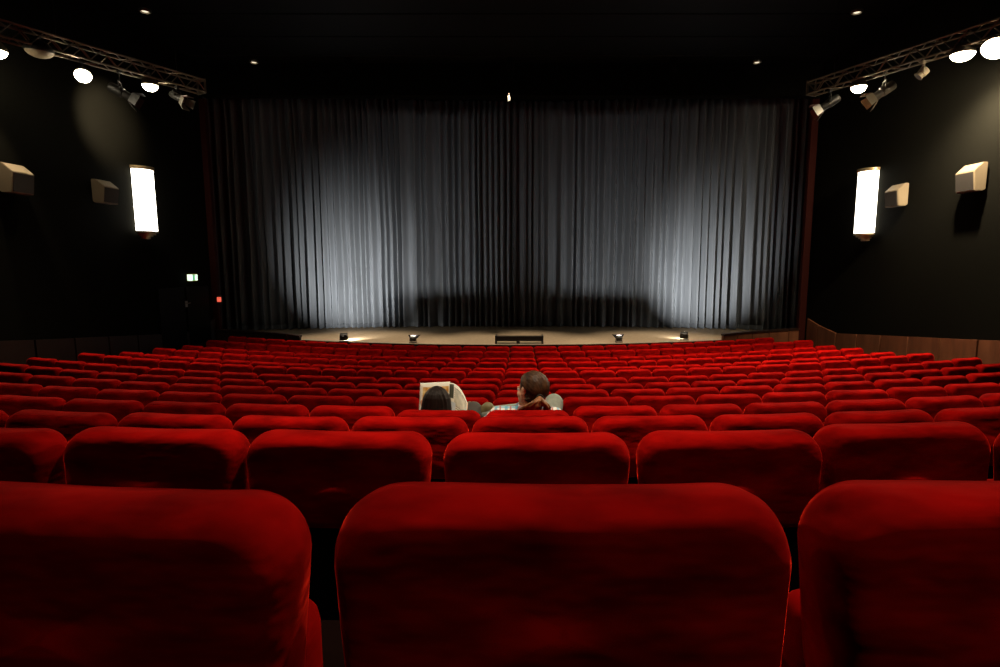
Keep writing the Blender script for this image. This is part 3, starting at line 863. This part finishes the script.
def hand(bm, wrist, direc, palm_n, curl, side=1, k=1.0):
    """five curled fingers; palm_n = the way the palm faces"""
    d = Vector(direc).normalized(); n = Vector(palm_n); n = (n - d * n.dot(d)).normalized(); l = d.cross(n) * side
    w = Vector(wrist)
    box(bm, w + d * 0.048 * k, (0.078 * k, 0.030 * k, 0.088 * k), rot=Matrix((l, n, d)).transposed(), bev=0.012 * k, seg=3)
    limb(bm, [(w - d * 0.02, 0.027 * k), (w + d * 0.03 * k, 0.023 * k)])
    for i, (off, ln, r) in enumerate(((-0.030, 0.072, 0.0085), (-0.010, 0.080, 0.0088), (0.011, 0.075, 0.0085), (0.030, 0.060, 0.0075))):
        p = w + d * 0.088 * k + l * off * k; a = curl * (0.35 + 0.06 * i)
        pts = [(p, r * k)]
        for seg, f in ((0.45, 1.0), (0.32, 0.95), (0.23, 0.85)):
            dv = d * math.cos(a) + n * math.sin(a)
            p = p + dv * ln * seg * k; pts.append((p.copy(), r * f * k)); a += curl * 0.75
        limb(bm, pts)
    p = w + d * 0.028 * k - l * 0.034 * k
    p1 = p + (-l * 0.6 + d * 0.6 + n * 0.45).normalized() * 0.036 * k
    p2 = p1 + (-l * 0.1 + d * 0.8 + n * 0.6).normalized() * 0.030 * k
    p3 = p2 + (l * 0.15 + d * 0.8 + n * 0.5).normalized() * 0.022 * k
    limb(bm, [(p, 0.013 * k), (p1, 0.011 * k), (p2, 0.0098 * k), (p3, 0.0085 * k)])
def head_bm(bm, c, Rm, k=1.0):
    """head looking along local +Y"""
    def T(v): return Vector(c) + Rm @ (Vector(v) * k)
    def bl(v, r, s): ball(bm, T(v), r * k, 24, 16, s, Rm)
    bl((0, -0.012, 0.022), 0.096, (0.80, 1.0, 0.96))           # skull
    bl((0, 0.030, -0.035), 0.066, (0.92, 0.95, 1.12))          # face
    bl((0, 0.052, -0.085), 0.036, (1.05, 0.9, 0.8))            # chin
    for s in (-1, 1):
        bl((s * 0.034, 0.052, -0.030), 0.030, (1, 0.8, 0.9))   # cheeks
        bl((s * 0.030, 0.084, 0.017), 0.014, (1.5, 0.6, 0.5))  # brow
        bl((s * 0.080, -0.004, -0.010), 0.033, (0.30, 0.62, 1.05)) # ears
        bl((s * 0.088, -0.012, 0.004), 0.021, (0.3, 0.7, 0.9))
    limb(bm, [(T((0, 0.088, 0.012)), 0.009 * k), (T((0, 0.108, -0.022)), 0.013 * k)])   # nose
    for s in (-1, 1): bl((s * 0.011, 0.096, -0.026), 0.009, (1, 1, 0.8))
    bl((0, 0.088, -0.052), 0.020, (1.15, 0.45, 0.28)); bl((0, 0.085, -0.061), 0.018, (1.05, 0.45, 0.32))   # lips
def eyes(parent, c, Rm, k=1.0):
    for s in (-1, 1):
        p = Vector(c) + Rm @ (Vector((s * 0.031, 0.081, 0.004)) * k)
        bm = bmesh.new(); ball(bm, p, 0.0125 * k, 14, 10)
        e_ = obj('eye', bm, M_eye, parent, smooth=True)
        bm = bmesh.new(); ball(bm, p + Rm @ Vector((0, 0.0095 * k, 0)), 0.006 * k, 12, 8); obj('iris', bm, M_iris, e_, smooth=True)
def boot(parent, ankle, toe_dir, up, m, name='boot', k=1.0):
    d = Vector(toe_dir).normalized(); u = Vector(up); u = (u - d * u.dot(d)).normalized(); l = d.cross(u)
    Rm = Matrix((d, l, u)).transposed()
    bm = bmesh.new(); a = Vector(ankle)
    limb(bm, [(a + u * 0.10 * k, 0.056 * k), (a, 0.050 * k), (a - u * 0.035 * k - d * 0.02 * k, 0.046 * k)])
    limb(bm, [(a - u * 0.04 * k - d * 0.02 * k, 0.043 * k), (a - u * 0.045 * k + d * 0.07 * k, 0.043 * k), (a - u * 0.052 * k + d * 0.15 * k, 0.034 * k)])
    o = fused(name, bm, m, parent, 0.006, 3)
    bm = bmesh.new()
    box(bm, a - u * 0.088 * k + d * 0.055 * k, (0.265 * k, 0.088 * k, 0.022 * k), rot=Rm, bev=0.009, seg=2)
    obj('sole', bm, M_sole, o)
    return o

# ---- the man: slumped low, right knee up, left foot on the seat in front
seat = seat_frame(3, 0)
man = thing('person', 'person with brown ponytail and plaid shirt, slumped in a seat with knees up', 'person', seat[0], seat[1], 'two people sitting in the seats')
hp = Vector((0.0, 0.38, 0.53)); nk = Vector((0.015, 0.205, 0.895)); hd_c = Vector((0.028, 0.215, 1.003))
Rh = Matrix.Rotation(math.radians(47), 3, 'Z') @ Matrix.Rotation(math.radians(-6), 3, 'X') @ Matrix.Rotation(math.radians(14), 3, 'Y')
sh = [Vector((-0.185, 0.225, 0.815)), Vector((0.185, 0.215, 0.81))]
elb = [Vector((-0.30, 0.30, 0.71)), Vector((0.24, 0.36, 0.62))]
wri = [Vector((-0.16, 0.50, 0.645)), Vector((0.08, 0.52, 0.625))]
kn = [Vector((0.03, 0.66, 0.735)), Vector((0.225, 0.735, 0.785))]
an = [Vector((-0.35, 0.71, 0.705)), Vector((0.20, 0.765, 0.40))]
hipj = [hp + Vector((-0.09, 0, 0)), hp + Vector((0.09, 0, 0))]
bm = bmesh.new()
limb(bm, [(hp, 0.115), (hp.lerp(nk, 0.35), 0.105), (hp.lerp(nk, 0.75), 0.115), (nk + Vector((0, 0, -0.07)), 0.07), (nk, 0.056), (hd_c + Vector((0, 0.0, -0.05)), 0.054)])
head_bm(bm, hd_c, Rh)
for i in (0, 1):
    limb(bm, [(nk + Vector((0, 0, -0.07)), 0.06), (sh[i], 0.062), (elb[i], 0.043), (wri[i], 0.027)])
    limb(bm, [(hipj[i], 0.095), (kn[i], 0.057), (kn[i].lerp(an[i], 0.3), 0.055), (an[i], 0.036)])
hand(bm, wri[0], (0.75, 0.4, -0.15), (0.1, -0.1, -1), 0.6, 1)
hand(bm, wri[1], (-0.75, 0.5, -0.1), (-0.2, -0.1, -1), 0.6, -1)
fused('body', bm, M_skin, man, 0.0052, 2)
eyes(man, hd_c, Rh)
bm = bmesh.new()          # shirt
limb(bm, [(hp + Vector((0, 0, 0.02)), 0.135), (hp.lerp(nk, 0.35), 0.128), (hp.lerp(nk, 0.72), 0.135), (nk + Vector((0, 0, -0.085)), 0.095)])
for i in (0, 1):
    limb(bm, [(nk + Vector((0, 0, -0.08)), 0.082), (sh[i], 0.080), (elb[i], 0.060), (elb[i].lerp(wri[i], 0.75), 0.046)])
sh_o = fused('plaid_shirt', bm, M_plaid, man, 0.007, 4)
bm = bmesh.new()          # collar
nc = nk + Vector((0, 0, -0.012))
for k in range(20):
    a0, a1 = 2 * PI * k / 20, 2 * PI * (k + 1) / 20
    q = []
    for a_ in (a0, a1):
        q.append(nc + Vector((0.072 * math.cos(a_), 0.072 * math.sin(a_), 0.03)))
        q.append(nc + Vector((0.100 * math.cos(a_), 0.100 * math.sin(a_), -0.035)))
    bm.faces.new([bm.verts.new(v) for v in (q[0], q[2], q[3], q[1])])
bmesh.ops.remove_doubles(bm, verts=bm.verts[:], dist=1e-4)
co = obj('collar', bm, M_plaid, sh_o, smooth=True); md = co.modifiers.new('t', 'SOLIDIFY'); md.thickness = 0.006
bm = bmesh.new()          # jeans
limb(bm, [(hp + Vector((-0.06, 0, -0.01)), 0.125), (hp + Vector((0.06, 0, -0.01)), 0.125)])
for i in (0, 1):
    limb(bm, [(hipj[i], 0.112), (hipj[i].lerp(kn[i], 0.5), 0.090), (kn[i], 0.073), (kn[i].lerp(an[i], 0.35), 0.068), (kn[i].lerp(an[i], 0.88), 0.053)])
fused('jeans', bm, M_jeans, man, 0.007, 4)
boot(man, an[0], (-0.25, 0.5, 0.42), (0.7, -0.1, 0.5), M_olive, k=0.85)
boot(man, an[1], (0.05, 0.35, 0.9), (0.0, -0.9, 0.35), M_olive)
def hair_cap(name, m, c, Rm, parent, k=1.0, extra=None, wid=1.0):
    bm = bmesh.new()
    def T(v): return Vector(c) + Rm @ (Vector(v) * k)
    ball(bm, T((0, -0.022, 0.030)), 0.101 * k, 28, 18, (0.84 * wid, 0.98, 0.96), Rm)
    ball(bm, T((0, -0.045, -0.02)), 0.083 * k, 24, 16, (0.86, 0.80, 1.0), Rm)
    if extra: extra(bm, T)
    return fused(name, bm, m, parent, 0.0038, 1)
def ell(v, rx=0.091, ry=0.108, rz=0.104):
    v = Vector(v).normalized()
    return Vector((v.x * rx, v.y * ry - 0.022, v.z * rz + 0.026))
def tied_back(bm, T):
    rr = random.Random(11)
    tie = Vector((0, -0.86, -0.62)).normalized()
    for k in range(64):
        a = -PI / 2 + PI * (k + rr.uniform(-.4, .4)) / 63 * 1.0
        st = Vector((math.sin(a) * 0.92, 0.30 + 0.45 * math.cos(a), 0.16 + 0.70 * math.cos(a))).normalized()
        if k % 3 == 0: st = (st + Vector((0, -0.5, 0.25))).normalized()
        n = 9; pts = []
        w = rr.uniform(0.0, 0.004)
        for i in range(n + 1):
            d = st.slerp(tie, i / n)
            pts.append((T(ell(d) * (1 + w)), rr.uniform(0.006, 0.0095)))
        limb(bm, pts)
    for sgn in (-1, 1):                 # nape hair swept up to the band
        for q in range(7):
            a = Vector((sgn * (0.02 + 0.010 * q), -0.055 + 0.004 * q, -0.098 + 0.006 * q)); b = ell(tie)
            limb(bm, [(T(a), 0.007), (T(a.lerp(b, 0.5) + Vector((0, -0.012, 0))), 0.008), (T(b), 0.008)])
h = hair_cap('hair', M_hair_brown, hd_c, Rh, man, extra=tied_back)
# ponytail: strands from a band at the nape, falling over the collar
Rp = Matrix.Rotation(math.radians(12), 3, 'Z')
pb = hd_c + Rh @ Vector((-0.040, -0.118, -0.045))
rnd = random.Random(4)
bm = bmesh.new()
limb(bm, [(pb + Vector((0, 0.02, 0.004)), 0.020), (pb + Vector((0.0, -0.012, -0.004)), 0.019)])
limb(bm, [(pb + Vector((-0.004, -0.018, -0.012)), 0.018), (pb + Vector((-0.022, -0.016, -0.042)), 0.033), (pb + Vector((-0.040, -0.004, -0.080)), 0.038), (pb + Vector((-0.046, 0.004, -0.115)), 0.026)])
for k in range(56):
    sp = rnd.uniform(-1, 1); dz = rnd.uniform(-.006, .006); dy = rnd.uniform(-.014, .010)
    p0 = pb + Vector((sp * 0.014, -0.010 + dy * 0.5, dz))
    p1 = pb + Vector((sp * 0.052 - 0.008, -0.030 + dy, -0.012 + dz - 0.016 * abs(sp)))
    p2 = pb + Vector((sp * 0.088 - 0.022, -0.028 + dy, -0.040 + dz - 0.012 * abs(sp)))
    p3 = pb + Vector((sp * 0.108 - 0.036, -0.018 + dy, -0.072 + dz))
    p4 = pb + Vector((sp * 0.105 - 0.045 + rnd.uniform(-.01, .01), -0.010 + dy, -0.105 - 0.025 * rnd.random()))
    limb(bm, [(p0, 0.006), (p1, 0.0075), (p2, 0.0075), (p3, 0.006), (p4, 0.003)])
fused('ponytail', bm, M_pony, man, 0.0035, 1)
bm = bmesh.new()
q = rot_to(Vector((0, -1, -0.15)))
lathe(bm, [(0.022 + 0.006 * math.cos(a), 0.006 * math.sin(a)) for a in [2 * PI * j / 10 for j in range(11)]], Matrix.Translation(pb) @ q.to_4x4(), 24, close=False)
obj('hair_band', bm, M_sole, man, smooth=True)

# ---- the woman: hair hanging straight, a newspaper held up in front of her
seat = seat_frame(3, -1)
wom = thing('person', 'person with straight dark hair, slumped in a seat behind an open newspaper', 'person', seat[0], seat[1], 'two people sitting in the seats')
hp = Vector((0.0, 0.44, 0.51)); nk = Vector((-0.045, 0.225, 0.79)); hd_c = Vector((-0.055, 0.245, 0.892))
Rh = Matrix.Rotation(math.radians(-6), 3, 'Z') @ Matrix.Rotation(math.radians(-14), 3, 'X')
sh = [Vector((-0.195, 0.235, 0.73)), Vector((0.125, 0.235, 0.73))]
elb = [Vector((-0.235, 0.32, 0.68)), Vector((0.12, 0.33, 0.62))]
wri = [Vector((-0.175, 0.50, 0.79)), Vector((0.075, 0.50, 0.735))]
kn = [Vector((0.0, 0.76, 0.69)), Vector((0.145, 0.70, 0.735))]
an = [Vector((0.00, 0.77, 0.34)), Vector((0.15, 0.77, 0.36))]
hipj = [hp + Vector((-0.08, 0, 0)), hp + Vector((0.08, 0, 0))]
bm = bmesh.new()
limb(bm, [(hp, 0.11), (hp.lerp(nk, 0.35), 0.09), (hp.lerp(nk, 0.75), 0.098), (nk + Vector((0, 0, -0.07)), 0.06), (nk, 0.047), (hd_c + Vector((0, 0, -0.05)), 0.047)])
head_bm(bm, hd_c, Rh, 0.95)
for i in (0, 1):
    limb(bm, [(nk + Vector((0, 0, -0.07)), 0.052), (sh[i], 0.052), (elb[i], 0.037), (wri[i], 0.023)])
    limb(bm, [(hipj[i], 0.092), (kn[i], 0.054), (kn[i].lerp(an[i], 0.3), 0.052), (an[i], 0.034)])
hand(bm, wri[0], (-0.25, 0.25, 0.9), (0.2, 1, -0.2), 0.75, 1, 0.92)
hand(bm, wri[1], (0.15, 0.25, 0.9), (-0.2, 1, -0.2), 0.75, -1, 0.92)
fused('body', bm, M_skin, wom, 0.0052, 2)
eyes(wom, hd_c, Rh, 0.95)
bm = bmesh.new()
limb(bm, [(hp + Vector((0, 0, 0.02)), 0.125), (hp.lerp(nk, 0.35), 0.108), (hp.lerp(nk, 0.75), 0.118), (nk + Vector((0, 0, -0.085)), 0.080)])
for i in (0, 1):
    limb(bm, [(nk + Vector((0, 0, -0.08)), 0.07), (sh[i], 0.067), (elb[i], 0.052), (elb[i].lerp(wri[i], 0.85), 0.038)])
fused('jumper', bm, M_creamtop, wom, 0.007, 4)
bm = bmesh.new()
limb(bm, [(hp + Vector((-0.05, 0, -0.01)), 0.118), (hp + Vector((0.05, 0, -0.01)), 0.118)])
for i in (0, 1):
    limb(bm, [(hipj[i], 0.108), (hipj[i].lerp(kn[i], 0.5), 0.086), (kn[i], 0.072), (kn[i].lerp(an[i], 0.35), 0.062), (kn[i].lerp(an[i], 0.88), 0.048)])
fused('trousers', bm, M_char, wom, 0.007, 4)
boot(wom, an[0], (0.0, 0.4, 0.9), (0, -0.9, 0.4), M_sole, 'shoe', 0.9)
boot(wom, an[1], (0.0, 0.4, 0.9), (0, -0.9, 0.4), M_sole, 'shoe', 0.9)
def longhair(bm, T):
    rr = random.Random(9)
    for k in range(70):
        a = -PI / 2 + (k - 34.5) / 69 * 4.3 + rr.uniform(-.03, .03)
        dx, dy = math.cos(a), math.sin(a)
        part = Vector((0.0, 0.55 * dy, 1.0))
        pts = []
        w = 1 + rr.uniform(0.005, 0.05)
        for i in range(6):
            f = i / 5
            d = part.lerp(Vector((dx, dy, -0.05)), f).normalized()
            pts.append((T(ell(d, 0.080 + 0.010 * f, 0.108, 0.102) * w), 0.0075))
        e = ell((dx, dy, -0.05), 0.092, 0.108, 0.102) * w
        pts.append((T((e.x * 1.10, e.y * 1.0, -0.06)), 0.008))
        pts.append((T((e.x * 1.16 + rr.uniform(-.006, .006), e.y * 0.97, -0.11)), 0.0075))
        pts.append((T((e.x * 1.20 + rr.uniform(-.010, .010), e.y * 0.92, -0.155 - rr.uniform(0, .03))), 0.004))
        limb(bm, pts)
hair_cap('hair', M_hair_dark, hd_c, Rh, wom, k=0.97, extra=longhair, wid=0.90)

# ---- newspaper
def paper_mat(name, pic):
    m = mat(name, (0.9, 0.86, 0.74), rough=0.85, spec=0.1)
    nt = m.node_tree; b = nt.nodes['Principled BSDF']
    uv = nt.nodes.new('ShaderNodeUVMap'); sep = nt.nodes.new('ShaderNodeSeparateXYZ'); nt.links.new(uv.outputs[0], sep.inputs[0])
    def M(op, a, bb=None):
        n = nt.nodes.new('ShaderNodeMath'); n.operation = op
        for i, v in enumerate((a, bb)):
            if v is None: continue
            if isinstance(v, (int, float)): n.inputs[i].default_value = v
            else: nt.links.new(v, n.inputs[i])
        return n.outputs[0]
    U, V = sep.outputs['X'], sep.outputs['Y']
    def rect(u0, u1, v0, v1):
        return M('MULTIPLY', M('MULTIPLY', M('GREATER_THAN', U, u0), M('LESS_THAN', U, u1)), M('MULTIPLY', M('GREATER_THAN', V, v0), M('LESS_THAN', V, v1)))
    def mix(fac, c1, c2):
        n = nt.nodes.new('ShaderNodeMixRGB'); nt.links.new(fac, n.inputs['Fac'])
        for nm, v in (('Color1', c1), ('Color2', c2)):
            if isinstance(v, tuple): n.inputs[nm].default_value = (*v, 1)
            else: nt.links.new(v, n.inputs[nm])
        return n.outputs['Color']
    nz = nt.nodes.new('ShaderNodeTexNoise'); nz.inputs['Scale'].default_value = 7; nt.links.new(uv.outputs[0], nz.inputs['Vector'])
    if pic:
        ramp = nt.nodes.new('ShaderNodeValToRGB'); nt.links.new(nz.outputs['Fac'], ramp.inputs['Fac'])
        ramp.color_ramp.elements[0].position = 0.35; ramp.color_ramp.elements[0].color = (0.55, 0.25, 0.05, 1)
        ramp.color_ramp.elements[1].position = 0.65; ramp.color_ramp.elements[1].color = (0.85, 0.66, 0.30, 1)
        col = mix(rect(0.10, 0.96, 0.25, 0.90), (0.9, 0.86, 0.74), ramp.outputs['Color'])
    else:
        lines = M('LESS_THAN', M('FRACT', M('MULTIPLY', V, 20)), 0.5)
        cols = M('MULTIPLY', M('GREATER_THAN', M('FRACT', M('MULTIPLY', U, 3)), 0.1), lines)
        txt = M('MULTIPLY', cols, rect(0.28, 0.97, 0.04, 0.95))
        col = mix(M('MULTIPLY', txt, 0.8), (0.84, 0.81, 0.70), (0.12, 0.11, 0.10))
        col = mix(rect(0.0, 0.24, 0.66, 0.98), col, (0.07, 0.075, 0.055))
        ramp = nt.nodes.new('ShaderNodeValToRGB'); nt.links.new(nz.outputs['Fac'], ramp.inputs['Fac'])
        ramp.color_ramp.elements[0].color = (0.28, 0.30, 0.26, 1); ramp.color_ramp.elements[1].color = (0.80, 0.76, 0.62, 1)
        col = mix(rect(0.30, 0.95, 0.52, 0.90), col, ramp.outputs['Color'])
        col = mix(rect(0.02, 0.36, 0.32, 0.58), col, (0.55, 0.64, 0.72))
    nt.links.new(col, b.inputs['Base Color'])
    return m
Yp = seat[0][1] + 0.58
tl = P(420.5, 382.5, Yp); tm = P(450, 382.5, Yp); zb = tl.z - 0.30
np_ = thing('newspaper', 'open newspaper with an orange picture held up by the woman', 'newspaper', (tm.x, Yp, zb))
def page(name, x0, x1, bend, tiltb, m, top_drop=0.0, out=0.0):
    bm = bmesh.new(); uvl = bm.loops.layers.uv.new('UVMap')
    nx, nz_ = 14, 10; H = tl.z - zb
    g = []
    for j in range(nz_ + 1):
        r_ = []
        for i in range(nx + 1):
            u, v = i / nx, j / nz_
            x = x0 + (x1 - x0) * u
            y = bend * u * u + 0.012 * math.sin(v * 5 + u * 3) - 0.15 * (1 - v)
            z = v * H - top_drop * u ** 2.2 * v
            r_.append(bm.verts.new((x - tm.x, y, z)))
        g.append(r_)
    for j in range(nz_):
        for i in range(nx):
            f = bm.faces.new((g[j][i], g[j][i + 1], g[j + 1][i + 1], g[j + 1][i]))
            for lp, (a_, b_) in zip(f.loops, ((i, j), (i + 1, j), (i + 1, j + 1), (i, j + 1))): lp[uvl].uv = (a_ / nx, b_ / nz_)
    o = obj(name, bm, m, np_, smooth=True)
    md = o.modifiers.new('t', 'SOLIDIFY'); md.thickness = 0.0015
    return o
page('picture_page', tl.x, tm.x - 0.002, 0.02, 0, paper_mat('newspaper_picture', True))
page('text_page', tm.x, tm.x + 0.135, -0.10, 0, paper_mat('newspaper_text', False), 0.13)

# seat index: g counts from the hall's middle; -1 is the woman's place, 0 the man's (see below)
for r in range(14):
    for g in range(-13, 13):
        d, z = rows[r]; s = (g + 0.5) * S; x, y = row_pt(d, s)
        pxl = proj((x - 0.29, y, z + 0.9))[0]; pxr = proj((x + 0.29, y, z + 0.9))[0]
        if pxr < -2 or pxl > 1002: continue
        if r == 13 and g > 11: continue
        place_seat(r, g)

# ------------------------------------------------------------------ world, camera, view
w = bpy.data.worlds.new('World'); bpy.context.scene.world = w; w.use_nodes = True
w.node_tree.nodes['Background'].inputs[0].default_value = (0, 0, 0, 1); w.node_tree.nodes['Background'].inputs[1].default_value = 0
cd = bpy.data.cameras.new('camera'); cam = bpy.data.objects.new('camera', cd); C.objects.link(cam)
cd.sensor_width = 36; cd.lens = F / 1000 * 36; cd.clip_start = 0.05; cd.clip_end = 100
cd.shift_x = -(VPX - 500) / 1000
cam.location = CAM; cam.rotation_euler = (PI / 2 - TH, 0, 0)
sc = bpy.context.scene
sc.camera = cam
sc.view_settings.view_transform = 'Standard'; sc.view_settings.look = 'None'; sc.view_settings.gamma = 1; sc.view_settings.use_curve_mapping = False
sc.view_settings.exposure = 0.0
try:
    sc.cycles.use_denoising = True
    sc.cycles.max_bounces = 6
    sc.cycles.sample_clamp_indirect = 4
except Exception: pass
